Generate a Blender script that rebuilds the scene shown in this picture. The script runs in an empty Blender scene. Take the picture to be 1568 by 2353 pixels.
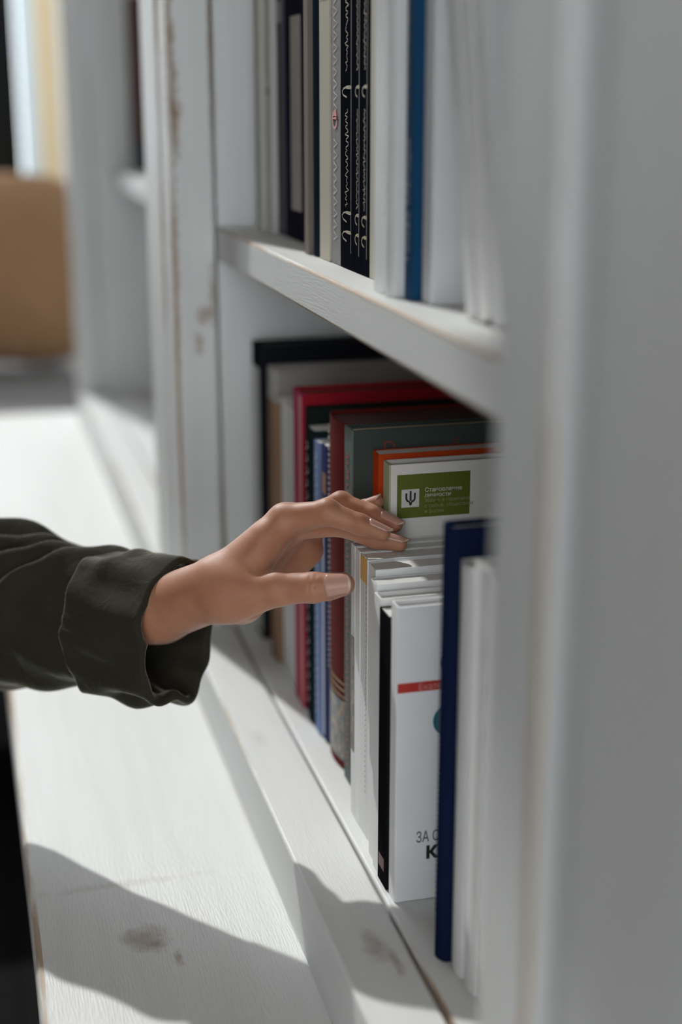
import bpy, bmesh, math, random
import numpy as np
from mathutils import Vector, Matrix

# ------------------------------------------------------------------ camera, light, exposure
sc = bpy.context.scene
COL = sc.collection
EYE = 1.35                      # eye height above the floor; all z below are measured from the eye
F, CX, CY = 3267.0, 784.0, 1176.5
PITCH = math.radians(16.076)
YAW = math.radians(14.858)
fw = np.array([math.sin(YAW)*math.cos(PITCH), math.cos(YAW)*math.cos(PITCH), -math.sin(PITCH)])
rt = np.array([math.cos(YAW), -math.sin(YAW), 0.0])
up = np.cross(rt, fw)
CAMR = np.stack([rt, up, -fw], axis=1)          # camera axes as columns

cd = bpy.data.cameras.new('camera'); cam = bpy.data.objects.new('camera', cd); COL.objects.link(cam)
cd.sensor_fit = 'HORIZONTAL'; cd.sensor_width = 24.0; cd.lens = 24.0*F/1568.0
cd.clip_start = 0.02; cd.clip_end = 100
cam.matrix_world = Matrix([[*CAMR[0], 0], [*CAMR[1], 0], [*CAMR[2], 0], [0, 0, 0, 1]])
cd.dof.use_dof = True; cd.dof.focus_distance = 1.045; cd.dof.aperture_fstop = 2.2
sc.camera = cam

world = bpy.data.worlds.new('sky'); sc.world = world; world.use_nodes = True
bg = world.node_tree.nodes['Background']
bg.inputs['Color'].default_value = (0.93, 0.97, 1.0, 1); bg.inputs['Strength'].default_value = 4.3

SUN = Vector((0.30, -1.12, -1.0)).normalized()
sl = bpy.data.lights.new('sun', 'SUN'); so = bpy.data.objects.new('sun', sl); COL.objects.link(so)
sl.energy = 3.05; sl.angle = math.radians(1.1); sl.color = (1.0, 0.985, 0.96)
so.rotation_euler = SUN.to_track_quat('-Z', 'Y').to_euler(); so.location = (-1.5, 6, 5)

vs = sc.view_settings
sc.display_settings.display_device = 'sRGB'
vs.view_transform = 'Standard'; vs.look = 'None'; vs.gamma = 1.0; vs.use_curve_mapping = False
vs.exposure = 0.0
sc.cycles.max_bounces = 8; sc.cycles.diffuse_bounces = 4; sc.cycles.transparent_max_bounces = 12
sc.cycles.caustics_reflective = False; sc.cycles.caustics_refractive = False

random.seed(4)

# ------------------------------------------------------------------ materials
def nmat(name):
    m = bpy.data.materials.new(name); m.use_nodes = True
    nt = m.node_tree; b = nt.nodes['Principled BSDF']
    return m, nt, b

def N(nt, kind, **kw):
    n = nt.nodes.new(kind)
    for k, v in kw.items():
        if k in n.inputs.keys(): n.inputs[k].default_value = v
        else: setattr(n, k, v)
    return n

def math_node(nt, op, a, b=None, clamp=False):
    n = nt.nodes.new('ShaderNodeMath'); n.operation = op; n.use_clamp = clamp
    for i, v in enumerate((a, b)):
        if v is None: continue
        if isinstance(v, (int, float)): n.inputs[i].default_value = v
        else: nt.links.new(v, n.inputs[i])
    return n.outputs[0]

def mixc(nt, fac, a, b):
    n = nt.nodes.new('ShaderNodeMix'); n.data_type = 'RGBA'
    for s, v in ((n.inputs[0], fac), (n.inputs[6], a), (n.inputs[7], b)):
        if isinstance(v, (int, float)): s.default_value = v
        elif isinstance(v, tuple): s.default_value = (*v, 1) if len(v) == 3 else v
        else: nt.links.new(v, s)
    return n.outputs[2]

def ramp(nt, v, lo, hi):
    n = nt.nodes.new('ShaderNodeMapRange'); n.clamp = True
    nt.links.new(v, n.inputs[0]); n.inputs[1].default_value = lo; n.inputs[2].default_value = hi
    return n.outputs[0]

def noise(nt, vec, scale, detail=4, rough=.55, dist=0.0):
    n = nt.nodes.new('ShaderNodeTexNoise'); n.inputs['Scale'].default_value = scale
    n.inputs['Detail'].default_value = detail; n.inputs['Roughness'].default_value = rough
    n.inputs['Distortion'].default_value = dist
    nt.links.new(vec, n.inputs['Vector']); return n.outputs['Fac']

def world_vec(nt, scale=(1, 1, 1)):
    g = nt.nodes.new('ShaderNodeNewGeometry'); m = nt.nodes.new('ShaderNodeMapping')
    m.inputs['Scale'].default_value = scale; nt.links.new(g.outputs['Position'], m.inputs['Vector'])
    return m.outputs[0]

def bump(nt, b, h, strength, dist):
    n = nt.nodes.new('ShaderNodeBump'); n.inputs['Strength'].default_value = strength
    n.inputs['Distance'].default_value = dist; nt.links.new(h, n.inputs['Height'])
    nt.links.new(n.outputs[0], b.inputs['Normal'])

WHITE = (0.69, 0.70, 0.695)
RAW = (0.24, 0.15, 0.085)
def painted(name, grain='y', col=WHITE, worn=0.0, knots=(), brush=.25, rough=.55):
    """white paint over sawn boards: grain runs along one axis; knots are (x, y, z, rx, ry, rz, dark)"""
    m, nt, b = nmat(name)
    sc_ = {'x': (3, 60, 60), 'y': (60, 3, 60), 'z': (60, 60, 3)}[grain]
    v = world_vec(nt, sc_)
    g1 = noise(nt, v, 1.0, 5, .6)
    c = mixc(nt, ramp(nt, g1, .45, .85), col, tuple(k*.90 for k in col))
    big = noise(nt, world_vec(nt, tuple(k/8 for k in sc_)), 1.0, 3, .5, .4)
    c = mixc(nt, math_node(nt, 'MULTIPLY', ramp(nt, big, .58, .80), .35), c, (0.60, 0.56, 0.50))
    if worn > 0:
        wv = world_vec(nt, tuple(k*.55 for k in sc_))
        w = noise(nt, wv, 1.0, 5, .65)
        c = mixc(nt, ramp(nt, w, .62 - worn*.3, .70 - worn*.3), c, (0.36, 0.255, 0.165))
    pos = world_vec(nt)
    for (kx, ky, kz, rx, ry, rz, dk) in knots:
        mp = nt.nodes.new('ShaderNodeMapping'); mp.vector_type = 'POINT'
        mp.inputs['Location'].default_value = (-kx/rx, -ky/ry, -(kz+EYE)/rz)
        mp.inputs['Scale'].default_value = (1/rx, 1/ry, 1/rz)
        nt.links.new(pos, mp.inputs['Vector'])
        ln = nt.nodes.new('ShaderNodeVectorMath'); ln.operation = 'LENGTH'
        nt.links.new(mp.outputs[0], ln.inputs[0])
        nz = noise(nt, pos, 1.6/min(rx, ry, rz)*.35, 4, .7)
        d = math_node(nt, 'ADD', ln.outputs['Value'], math_node(nt, 'MULTIPLY', math_node(nt, 'SUBTRACT', nz, .5), 2.6))
        f = math_node(nt, 'MULTIPLY', math_node(nt, 'SUBTRACT', 1.0, ramp(nt, d, .15, 1.1), True), dk)
        c = mixc(nt, f, c, RAW)
    nt.links.new(c, b.inputs['Base Color'])
    b.inputs['Roughness'].default_value = rough
    fine = noise(nt, world_vec(nt, {'x': (60, 700, 700), 'y': (700, 60, 700), 'z': (700, 700, 60)}[grain]), 1.0, 3, .6)
    bump(nt, b, fine, brush, .0012)
    return m

def plain(name, col, rough=.5, bstr=0.0, bscale=300, spec=.5, var=.06):
    m, nt, b = nmat(name)
    v = world_vec(nt); n = noise(nt, v, 40, 3)
    nt.links.new(mixc(nt, n, tuple(k*(1-var) for k in col), tuple(min(1, k*(1+var)) for k in col)), b.inputs['Base Color'])
    b.inputs['Roughness'].default_value = rough; b.inputs['Specular IOR Level'].default_value = spec
    if bstr: bump(nt, b, noise(nt, v, bscale, 3), bstr, .0006)
    return m

_cm = {}
def cover_mat(col, rough=.55):
    k = (tuple(round(c, 3) for c in col), rough)
    if k not in _cm: _cm[k] = plain('cover %d' % len(_cm), col, rough, .08, 500, spec=.0 if max(col) < .06 else .03)
    return _cm[k]

def pages_mat(name, col):
    m, nt, b = nmat(name)
    n = noise(nt, world_vec(nt, (2, 1500, 2)), 1.0, 2, .6)
    nt.links.new(mixc(nt, n, tuple(k*.80 for k in col), col), b.inputs['Base Color'])
    b.inputs['Roughness'].default_value = .8
    bump(nt, b, n, .35, .0006)
    return m
M_PAGE = pages_mat('page block white', (.80, .79, .76))
M_PAGE_CREAM = pages_mat('page block cream', (.70, .60, .44))
M_PAGE_RED = pages_mat('red stained page edges', (.26, .018, .016)); M_PAGE_MAROON = pages_mat('maroon stained page edges', (.075, .016, .014))
M_PAGE_DARK = pages_mat('dark stained page edges', (.03, .035, .032)); M_PAGE_OLIVE = pages_mat('olive page edges', (.15, .17, .08))
M_INK = {}
def ink(col):
    if col not in M_INK: M_INK[col] = plain('print %d' % len(M_INK), col, .5, var=.02)
    return M_INK[col]
def speckled(name, cols, scale):
    m, nt, b = nmat(name)
    v = world_vec(nt, (1, 1, .55))
    n = noise(nt, v, scale, 5, .7, .6); n2 = noise(nt, v, scale*1.9, 4, .6, .3)
    c = mixc(nt, ramp(nt, n, .42, .56), cols[0], cols[1])
    c = mixc(nt, ramp(nt, n2, .55, .62), c, cols[2])
    nt.links.new(c, b.inputs['Base Color']); b.inputs['Roughness'].default_value = .45
    return m

# ------------------------------------------------------------------ mesh helpers
def tag(o, label=None, cat=None, group=None, kind=None):
    if label: o['label'] = label
    if cat: o['category'] = cat
    if group: o['group'] = group
    if kind: o['kind'] = kind
    return o

def empty(name, loc, label=None, cat=None, group=None, kind=None):
    o = bpy.data.objects.new(name, None); COL.objects.link(o); o.location = loc
    o.empty_display_size = .05
    return tag(o, label, cat, group, kind)

def link(name, me, mats, parent=None, base=(0, 0, 0)):
    if not isinstance(mats, (list, tuple)): mats = [mats]
    for m in mats: me.materials.append(m)
    o = bpy.data.objects.new(name, me); COL.objects.link(o)
    if parent is not None: o.parent = parent
    else: o.location = base
    return o

def world_base(parent):
    p = Vector((0, 0, 0)); q = parent
    while q is not None: p += q.location; q = q.parent
    return p

def mesh(name, verts, faces, mats, parent=None, base=None, smooth=False, mi=None):
    """verts in room coordinates; the object's origin is its parent's origin or base"""
    b = world_base(parent) if parent is not None else Vector(base or (0, 0, 0))
    me = bpy.data.meshes.new(name)
    me.from_pydata([tuple(Vector(v) - b) for v in verts], [], [tuple(f) for f in faces])
    if mi is not None: me.polygons.foreach_set('material_index', mi)
    if smooth: me.polygons.foreach_set('use_smooth', [True]*len(me.polygons))
    me.update()
    return link(name, me, mats, parent, b)

def box(name, x0, x1, y0, y1, z0, z1, mats, parent=None, bev=.002, seg=2, base=None, jitter=0.0):
    """a board: bevelled box whose bevel faces take the second material"""
    b = world_base(parent) if parent is not None else Vector(base or ((x0+x1)/2, (y0+y1)/2, z0))
    bm = bmesh.new(); bmesh.ops.create_cube(bm, size=1.0)
    for v in bm.verts:
        v.co = Vector(((x0+x1)/2 + v.co.x*(x1-x0), (y0+y1)/2 + v.co.y*(y1-y0), (z0+z1)/2 + v.co.z*(z1-z0))) - b
    if bev > 0:
        bmesh.ops.bevel(bm, geom=list(bm.edges), offset=min(bev, .4*min(x1-x0, y1-y0, z1-z0)), segments=seg, profile=.5, affect='EDGES')
    two = isinstance(mats, (list, tuple)) and len(mats) > 1
    bm.normal_update()
    for f in bm.faces:
        if max(abs(c) for c in f.normal) < .995:
            f.smooth = True
            if two: f.material_index = 1
    me = bpy.data.meshes.new(name); bm.to_mesh(me); bm.free()
    return link(name, me, mats, parent, b)

def text_mesh(name, body, size, mat, parent, M, align='LEFT', bold=0.0, depth=.00012):
    """flat lettering: a text outline turned to mesh, laid out by matrix M (room coordinates)"""
    c = bpy.data.curves.new(name, 'FONT'); c.body = body; c.size = size; c.align_x = align
    c.extrude = depth; c.offset = bold; c.resolution_u = 3
    t = bpy.data.objects.new(name, c); COL.objects.link(t)
    dg = bpy.context.evaluated_depsgraph_get()
    me = bpy.data.meshes.new_from_object(t.evaluated_get(dg)); me.name = name
    bpy.data.objects.remove(t); bpy.data.curves.remove(c)
    me.transform(Matrix.Translation(-world_base(parent)) @ M)
    return link(name, me, mat, parent)

def ribbon(name, pts, width, mat, parent, nrm, thick=.0002):
    """flat printed stroke following pts on a surface with normal nrm"""
    pts = [Vector(p) for p in pts]; n = Vector(nrm).normalized(); vs_, fs = [], []
    for i, p in enumerate(pts):
        t = (pts[min(i+1, len(pts)-1)] - pts[max(i-1, 0)]).normalized(); s = t.cross(n).normalized()*width/2
        vs_ += [p - s + n*thick, p + s + n*thick]
    for i in range(len(pts)-1): fs.append((2*i, 2*i+1, 2*i+3, 2*i+2))
    return mesh(name, vs_, fs, mat, parent)

# ------------------------------------------------------------------ painted timber
M_STILE = painted('painted stile', 'z', knots=[
    (.207, 1.42, -.005, .010, .03, .045, 1.0), (.206, 1.425, .07, .006, .03, .12, 1.0), (.206, 1.425, -.12, .0045, .02, .16, .9), (.205, 1.425, -.35, .003, .014, .22, .7),
    (.236, 1.42, -.205, .010, .02, .012, .7), (.244, 1.42, -.185, .005, .02, .035, .8), (.228, 1.42, -.235, .006, .02, .012, .75),
    (.246, 1.42, .06, .003, .02, .2, .6)])
M_STILE_W = painted('worn stile edge', 'z', worn=.55)
M_BOARD = painted('painted board', 'y')
M_BOARD_W = painted('worn board edge', 'y', worn=.55)
M_PANEL = painted('painted panel', 'z')
M_RAIL = painted('painted rail', 'y', knots=[(.236, .80, -.54, .010, .022, .03, .55), (.243, .775, -.54, .004, .016, .03, .6), (.226, 1.13, -.54, .006, .02, .03, .25)])
M_COUNTER = painted('painted bench top', 'y', brush=.45, rough=.5, knots=[
    (.098, .935, -.60, .020, .020, .03, .62), (.105, .93, -.60, .007, .006, .03, .6), (.118, .905, -.60, .004, .012, .03, .6), (.085, 1.02, -.60, .07, .006, .03, .25)])
M_RAWGAP = painted('bare timber gap', 'z', col=(.13, .075, .05), worn=.12)
M_WALL = plain('plaster wall', (.72, .72, .70), .8)
M_WALLW = plain('warm clay wall', (.40, .31, .24), .85)
M_WALLD = plain('dark timber wall', (.13, .095, .07), .8)
M_FLOOR = plain('dark floor boards', (.010, .010, .010), .9, spec=.05)
M_CEIL = plain('timber ceiling', (.34, .25, .18), .85)
M_DARK = plain('dark plinth', (.010, .010, .012), .7)

# ------------------------------------------------------------------ room shell
FLOOR, CEIL, FAR, LEFT, BACK, RIGHT = -1.35, 2.88, 3.75, -3.4, -2.6, .58
st = dict(kind='structure')
fl = empty('floor', (0, 0, FLOOR), kind='structure')
pw = .142
box('subfloor', LEFT-.1, RIGHT+.1, BACK-.1, FAR+.1, FLOOR-.06, FLOOR-.021, M_FLOOR, fl, 0)
nb = int((RIGHT + .12 - LEFT)/pw)
for i in range(nb):
    x = LEFT + i*pw
    box('plank', x+.001, x+pw-.001, BACK-.1, FAR+.1, FLOOR-.02, FLOOR, M_FLOOR, fl, .0015, 1)
tag(box('ceiling', LEFT-.1, RIGHT+.1, BACK-.1, FAR+.1, CEIL, CEIL+.1, M_CEIL, bev=0), **st)
tag(box('wall_right', RIGHT, RIGHT+.1, BACK-.1, FAR+.1, FLOOR, CEIL, M_WALL, bev=0), **st)

def glass():
    m, nt, b = nmat('window glass')
    out = nt.nodes['Material Output']; t = nt.nodes.new('ShaderNodeBsdfTransparent'); g = nt.nodes.new('ShaderNodeBsdfGlossy')
    g.inputs['Roughness'].default_value = .02; t.inputs['Color'].default_value = (.97, .98, .98, 1)
    mx = nt.nodes.new('ShaderNodeMixShader'); mx.inputs[0].default_value = .05
    nt.links.new(t.outputs[0], mx.inputs[1]); nt.links.new(g.outputs[0], mx.inputs[2]); nt.links.new(mx.outputs[0], out.inputs[0])
    return m
M_GLASS = glass()
M_FRAME = plain('window frame paint', (.74, .75, .75), .5)

# far wall with the tall window the sun comes through
wf = empty('wall_far', (0, FAR, FLOOR), kind='structure')
WX0, WX1, WZ0, WZ1 = -1.05, .54, -.50, 2.74
for nm, a in (('pier', (LEFT-.1, WX0, FLOOR, CEIL)), ('pier', (WX1, RIGHT+.1, FLOOR, CEIL)), ('sill_wall', (WX0, WX1, FLOOR, WZ0)), ('lintel', (WX0, WX1, WZ1, CEIL))):
    box(nm, a[0], a[1], FAR, FAR+.12, a[2], a[3], M_WALL, wf, 0)
w1 = empty('window_1', (-.25, FAR, WZ0), kind='structure')
for a in ((WX0, WX0+.05, WZ0, WZ1), (WX1-.05, WX1, WZ0, WZ1)): box('jamb', a[0], a[1], FAR+.03, FAR+.09, a[2], a[3], M_FRAME, w1, .004)
for a in ((WZ0, WZ0+.05), (WZ1-.05, WZ1)): box('frame_rail', WX0+.05, WX1-.05, FAR+.03, FAR+.09, a[0], a[1], M_FRAME, w1, .004)
box('pane', WX0+.05, WX1-.05, FAR+.055, FAR+.061, WZ0+.05, WZ1-.05, M_GLASS, w1, 0)
tag(box('wall_left', LEFT-.12, LEFT, BACK-.1, FAR+.1, FLOOR, CEIL, M_WALLD, bev=0), **st)
LZ0, LZ1 = -1.15, 2.45
# back wall behind the camera: unseen wide window added to fill camera-facing sides
wb = empty('wall_back', (0, BACK, FLOOR), kind='structure')
BX0, BX1 = -2.1, .10
for nm, a in (('pier', (LEFT-.1, BX0, FLOOR, CEIL)), ('pier', (BX1, RIGHT+.1, FLOOR, CEIL)), ('sill_wall', (BX0, BX1, FLOOR, LZ0)), ('lintel', (BX0, BX1, LZ1, CEIL))):
    box(nm, a[0], a[1], BACK-.12, BACK, a[2], a[3], M_WALLW, wb, 0)
w = empty('fill_window', (-1.0, BACK, LZ0), kind='structure')
for a in ((BX0, BX0+.05), (BX1-.05, BX1)): box('jamb', a[0], a[1], BACK-.09, BACK-.03, LZ0, LZ1, M_FRAME, w, .004)
for a in ((LZ0, LZ0+.05), (LZ1-.05, LZ1)): box('frame_rail', BX0+.05, BX1-.05, BACK-.09, BACK-.03, a[0], a[1], M_FRAME, w, .004)
box('pane', BX0+.05, BX1-.05, BACK-.063, BACK-.057, LZ0+.05, LZ1-.05, M_GLASS, w, 0)

# ------------------------------------------------------------------ bench top and bookcase units
bt = empty('bench', (.11, 1.3, FLOOR), 'long white painted bench top with a rounded front edge below the books', 'bench')
box('bench_top', .016, .30, -.6, 2.87, -.642, -.600, [M_COUNTER, M_BOARD_W], bt, .006, 4)
box('plinth', .10, .56, -.6, 2.85, FLOOR, -.642, M_DARK, bt, .002, 1)

XF, XS, XB = .205, .247, .53
def unit(label, y0, y1, shelf=True, near_stile=True, far_stile=.058, near_w=.055, top=1.25, shelf_x=.249):
    """one bookcase unit between inner faces y0 (near) and y1 (far)"""
    u = empty('bookcase', (.37, (y0+y1)/2, -.60), label, 'bookcase', 'built-in white bookcase units')
    pm = [M_STILE, M_STILE_W]; bm_ = [M_BOARD, M_BOARD_W]
    box('stile', XF, XS, y1, y1+far_stile, -.60, top, pm, u, .0025)
    box('side_panel', XS+.003, XB, y1+.005, y1+.027, -.60, top, [M_PANEL, M_STILE_W], u, .0015)
    if near_stile:
        box('stile', XF, XS, y0-near_w, y0, -.60, top, pm, u, .0025)
        box('side_panel', XS+.003, XB, y0-.027, y0-.005, -.60, top, [M_PANEL, M_STILE_W], u, .0015)
    if shelf:
        box('front_rail', .207, .2555, y0+.0005, y1-.0005, -.60, -.540, [M_RAIL, M_BOARD_W], u, .0025)
        box('bottom_board', .2575, XB, y0-.004, y1+.004, -.575, -.5405, bm_, u, .0022)
        box('shelf', shelf_x, XB, y0-.004, y1+.004, -.151, -.119, bm_, u, .0025)
        box('shelf', shelf_x, XB, y0-.004, y1+.004, .27, .302, bm_, u, .0025)
        for k in range(6):
            w_ = (y1 - y0 + .05)/6; a = y0 - .025 + k*w_
            box('back_board', XB+.001, XB+.013, a+.001, a+w_-.001, -.60, top, [M_PANEL, M_BOARD_W], u, .001, 1)
    return u
unit('white painted bookcase unit with worn edges filled with the books the hand touches', .53, 1.42)
unit('second white bookcase unit, beyond the worn post behind the wrist', 1.62, 2.745, far_stile=.045, near_w=.118, shelf_x=.285)
# nearest unit: only its far stile stands in the picture, right edge
u = empty('bookcase', (.37, .30, -.60), 'blurred nearest bookcase unit at the right edge of the picture', 'bookcase', 'built-in white bookcase units')
box('stile', XF, XS, .16, .440, -.60, 1.25, [M_STILE, M_STILE_W], u, .0025)
box('side_panel', XS+.003, XB, .413, .435, -.60, 1.25, [M_PANEL, M_STILE_W], u, .0015)
# bare timber filler strips in the gaps between units
tag(box('trim_1', .236, .246, .4405, .4745, -.60, 1.25, M_RAWGAP, bev=.001), **st)
tag(box('trim_2', .234, .246, 1.4785, 1.5015, -.60, 1.25, M_RAWGAP, bev=.001), **st)

# ------------------------------------------------------------------ books
def book(label, y0, y1, xf, h, zb, col, depth=.20, kind='soft', bulge=0.0, page=None, rough=.55, spine=None, tilt=0.0, group=None, t=None, cat='book', name='book'):
    """y0 near face, y1 far face, xf spine position; cover is a U of card round a page block"""
    t = t or (.0024 if kind == 'hard' else .0007)
    ov = .003 if kind == 'hard' else 0.0
    o = empty(name, (xf + depth/2, (y0+y1)/2, zb), label, cat, group)
    w = y1 - y0; ch = min(.0012 if kind == 'hard' else .0006, w*.2)
    xe = xf + depth
    def prof(off):
        p = [(xe, y0+off), (xf+bulge+ch+off, y0+off)]
        k = 7 if bulge > 0 else 1
        ya, yb = y0+off+ch*(off == 0), y1-off-ch*(off == 0)
        for i in range(k+1):
            f = i/k; y = ya + (yb-ya)*f
            p.append((xf + off + bulge*(2*f-1)**2, y))
        p += [(xf+bulge+ch+off, y1-off), (xe, y1-off)]
        return p
    A, B = prof(0), prof(t); n = len(A); vs_, fs, mi = [], [], []
    for z in (zb, zb+h):
        vs_ += [(x, y, z) for x, y in A] + [(x, y, z) for x, y in B]
    def add(f, m_=0): fs.append(f); mi.append(m_)
    for i in range(n-1):
        sp = 1 if (spine and 0 < i < n-2) else 0
        add((i, i+1, 2*n+i+1, 2*n+i), sp)                                   # outside
        add((n+i+1, n+i, 3*n+i, 3*n+i+1))                                   # inside
        add((2*n+i, 2*n+i+1, 3*n+i+1, 3*n+i), sp); add((i+1, i, n+i, n+i+1), sp)
    for i in (0, n-1): add((i, 2*n+i, 3*n+i, n+i) if i == 0 else (n+i, 3*n+i, 2*n+i, i))
    mats = [cover_mat(col, rough)] + ([cover_mat(spine, rough)] if spine else [])
    c = mesh('cover', vs_, fs, mats, o, mi=mi)
    g = .0002
    box('pages', xf+t+bulge+.001, xe-.004, y0+t+g, y1-t-g, zb+ov+.0003, zb+h-max(ov, .0006), page or M_PAGE, o, 0)
    if tilt: o.rotation_euler = (tilt, 0, 0)
    return o

def on_spine(o, name, ya, yb, za, zb_, xf, mat, proud=.0003):
    """printed patch on a spine"""
    return mesh(name, [(xf-proud, ya, za), (xf-proud, yb, za), (xf-proud, yb, zb_), (xf-proud, ya, zb_)], [(0, 3, 2, 1)], mat, o)
def on_cover(o, name, xa, xb, za, zb_, y, mat, proud=.0003):
    """printed patch on a near cover"""
    return mesh(name, [(xa, y-proud, za), (xb, y-proud, za), (xb, y-proud, zb_), (xa, y-proud, zb_)], [(0, 1, 2, 3)], mat, o)
def M_cover(x, y, z):       # text matrix on a near cover: reads along +x
    return Matrix(((1, 0, 0, x), (0, 0, -1, y-.0005), (0, 1, 0, z), (0, 0, 0, 1)))
def M_spine_up(xf, y, z):   # text running up a spine
    return Matrix(((0, 0, -1, xf-.0005), (0, 1, 0, y), (1, 0, 0, z), (0, 0, 0, 1))) if False else Matrix(((0, 0, -1, xf-.0005), (0, 1, 0, y), (1, 0, 0, z), (0, 0, 0, 1)))

ZL, ZU = -.540, -.1185
GL, GU = 'books on the lower shelf', 'books on the upper shelf'
W1, W2, W3 = (.82, .825, .82), (.78, .79, .79), (.72, .725, .73)
# --- lower shelf, from the far end
b = book('tall black-topped album at the far end of the lower shelf', 1.368, 1.404, .279, .309, ZL, (.012, .013, .018), .23, 'hard', page=M_PAGE_DARK, group=GL)
on_spine(b, 'spine_label', 1.369, 1.403, ZL+.004, ZL+.286, .279, ink((.42, .43, .41)))
book('thick taupe book with pale spine, second from the far end of the lower shelf', 1.330, 1.366, .287, .290, ZL, (.30, .27, .25), .225, 'hard', spine=(.50, .50, .48), group=GL)
book('narrow brown book, third from the far end of the lower shelf', 1.300, 1.328, .279, .265, ZL, (.26, .155, .10), .19, group=GL)
b = book('light grey paperback beside the narrow brown book on the lower shelf', 1.258, 1.293, .284, .272, ZL, W3, .20, group=GL)
b = book('light grey paperback directly behind the crimson book', 1.223, 1.256, .281, .274, ZL, (.60, .62, .61), .20, group=GL)
b = book('crimson magenta hardback with a red front cover', 1.184, 1.220, .279, .296, ZL, (.30, .012, .022), .23, 'hard', spine=(.33, .02, .085), page=M_PAGE_RED, group=GL)
on_spine(b, 'spine_stripe', 1.185, 1.197, ZL+.003, ZL+.293, .279, ink((.50, .14, .13)))
book('thin blackish green hardback in front of the crimson one', 1.172, 1.182, .281, .286, ZL, (.012, .020, .018), .22, 'hard', page=M_PAGE_DARK, group=GL)
b = book('black paperback with silver lettering on its spine', 1.143, 1.170, .278, .272, ZL, (.012, .022, .024), .17, 'soft', .002, group=GL)
for k in range(22):
    z = ZL + .252 - k*.0112
    ribbon('letter', [(.2778, 1.164, z), (.2778, 1.1575+.002*(k % 2), z+.004), (.2778, 1.163, z+.0075)], .0016, ink((.50, .50, .46)), b, (-1, 0, 0))
b = book('thin light blue paperback beside the silver-lettered black one', 1.124, 1.141, .279, .266, ZL, (.16, .23, .42), .16, group=GL)
for k in range(30):
    z = ZL + .25 - k*.008
    ribbon('letter', [(.2788, 1.137, z), (.2788, 1.130+.001*(k % 3), z+.003), (.2788, 1.136, z+.006)], .0014, ink((.55, .58, .62)), b, (-1, 0, 0))
b = book('thin navy and white paperback touching the dark red hardback', 1.107, 1.122, .281, .267, ZL, (.028, .035, .12), .16, group=GL)
on_spine(b, 'spine_patch', 1.108, 1.121, ZL+.225, ZL+.243, .281, ink((.30, .13, .06)))
on_spine(b, 'spine_stripe', 1.115, 1.1215, ZL+.003, ZL+.22, .281, ink((.55, .60, .68)))
b = book('dark red hardback with a patterned band at the foot of its spine', 1.047, 1.104, .279, .298, ZL, (.115, .014, .012), .23, 'hard', .004, page=M_PAGE_MAROON, group=GL)
M_ORN = speckled('ornament band', ((.42, .36, .26), (.10, .17, .22), (.28, .07, .04)), 260)
def curved_band(o, name, y0, y1, xf, bulge, za, zb_, mat, n=8, proud=.0004):
    vs_, fs = [], []
    for i in range(n+1):
        f = i/n; y = y0+(y1-y0)*f; x = xf + bulge*(2*f-1)**2 - proud
        vs_ += [(x, y, za), (x, y, zb_)]
    for i in range(n): fs.append((2*i, 2*i+1, 2*i+3, 2*i+2))
    return mesh(name, vs_, fs, mat, o, smooth=True)
curved_band(b, 'ornament_band', 1.0485, 1.1025, .279, .004, ZL+.008, ZL+.062, M_ORN)
for k in range(3):
    ribbon('gold_rule', [(.2786+.0035*(2*i/8-1)**2, 1.049+.053*i/8, ZL+.066+k*.006) for i in range(9)], .0016, ink((.40, .30, .16)), b, (-1, 0, 0))
for k in range(44):
    z = ZL + .285 - k*.0049
    on_spine(b, 'dentil', 1.0985, 1.1025, z, z+.0027, .2819, ink((.55, .50, .44)))
b = book('grey green hardback with red letters on its cover', 1.021, 1.044, .2795, .299, ZL, (.052, .068, .062), .23, 'hard', page=M_PAGE_CREAM, spine=(.12, .155, .145), group=GL)
RED = (.24, .03, .02)
text_mesh('letter', 'Р', .019, ink(RED), b, M_cover(.303, 1.021, ZL+.276), bold=-.0003)
text_mesh('letter', 'б', .019, ink(RED), b, M_cover(.358, 1.021, ZL+.276), bold=-.0003)
for k in range(46):
    z = ZL + .275 - k*.0058
    a = random.uniform(0, 6.28)
    ribbon('vine_ornament', [(.2792, 1.0325 + .005*math.sin(a+j*1.4), z+.0011*j) for j in range(5)], .0013, ink((.32, .085, .06)), b, (-1, 0, 0))
book('orange red paperback wedged before the grey green hardback', 1.0025, 1.0185, .2955, .284, ZL, (.46, .055, .012), .16, group=GL)
b = book('white hardback with a square green label on its cover', .984, 1.001, .2985, .280, ZL, (.78, .75, .72), .19, 'hard', page=M_PAGE_OLIVE, spine=(.42, .47, .30), t=.002, group=GL)
LY = .984
on_cover(b, 'green_label', .3045, .3625, -.302, -.268, LY, ink((.115, .14, .012)))
on_cover(b, 'psi_square', .3080, .3219, -.2935, -.2795, LY-.0002, ink((.64, .63, .60)))
text_mesh('psi_symbol', 'ψ', .0125, ink((.01, .012, .02)), b, M_cover(.3150, LY-.0004, -.2893), 'CENTER', bold=.00015)
LT = ink((.62, .62, .50)); LT2 = ink((.30, .33, .16))
text_mesh('title', 'Становление', .0047, LT, b, M_cover(.3262, LY-.0002, -.2823), bold=.00002)
text_mesh('title', 'личности', .0047, LT, b, M_cover(.3262, LY-.0002, -.2864), bold=.00002)
for k, s in enumerate(('Жизнь в гармонии', 'с собой, обществом', 'и Богом')):
    text_mesh('subtitle', s, .0040, LT2, b, M_cover(.3262, LY-.0002, -.2904-.0042*k))
M_PIC1 = speckled('cover photo strip brown', ((.06, .045, .035), (.26, .19, .14), (.10, .07, .05)), 150)
M_PIC2 = speckled('cover photo strip green', ((.03, .03, .02), (.22, .17, .05), (.05, .02, .04)), 170)
b = book('thin white booklet with a brown photo strip on its spine', .9715, .9825, .2685, .2230, ZL, W2, .16, group=GL)
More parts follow.
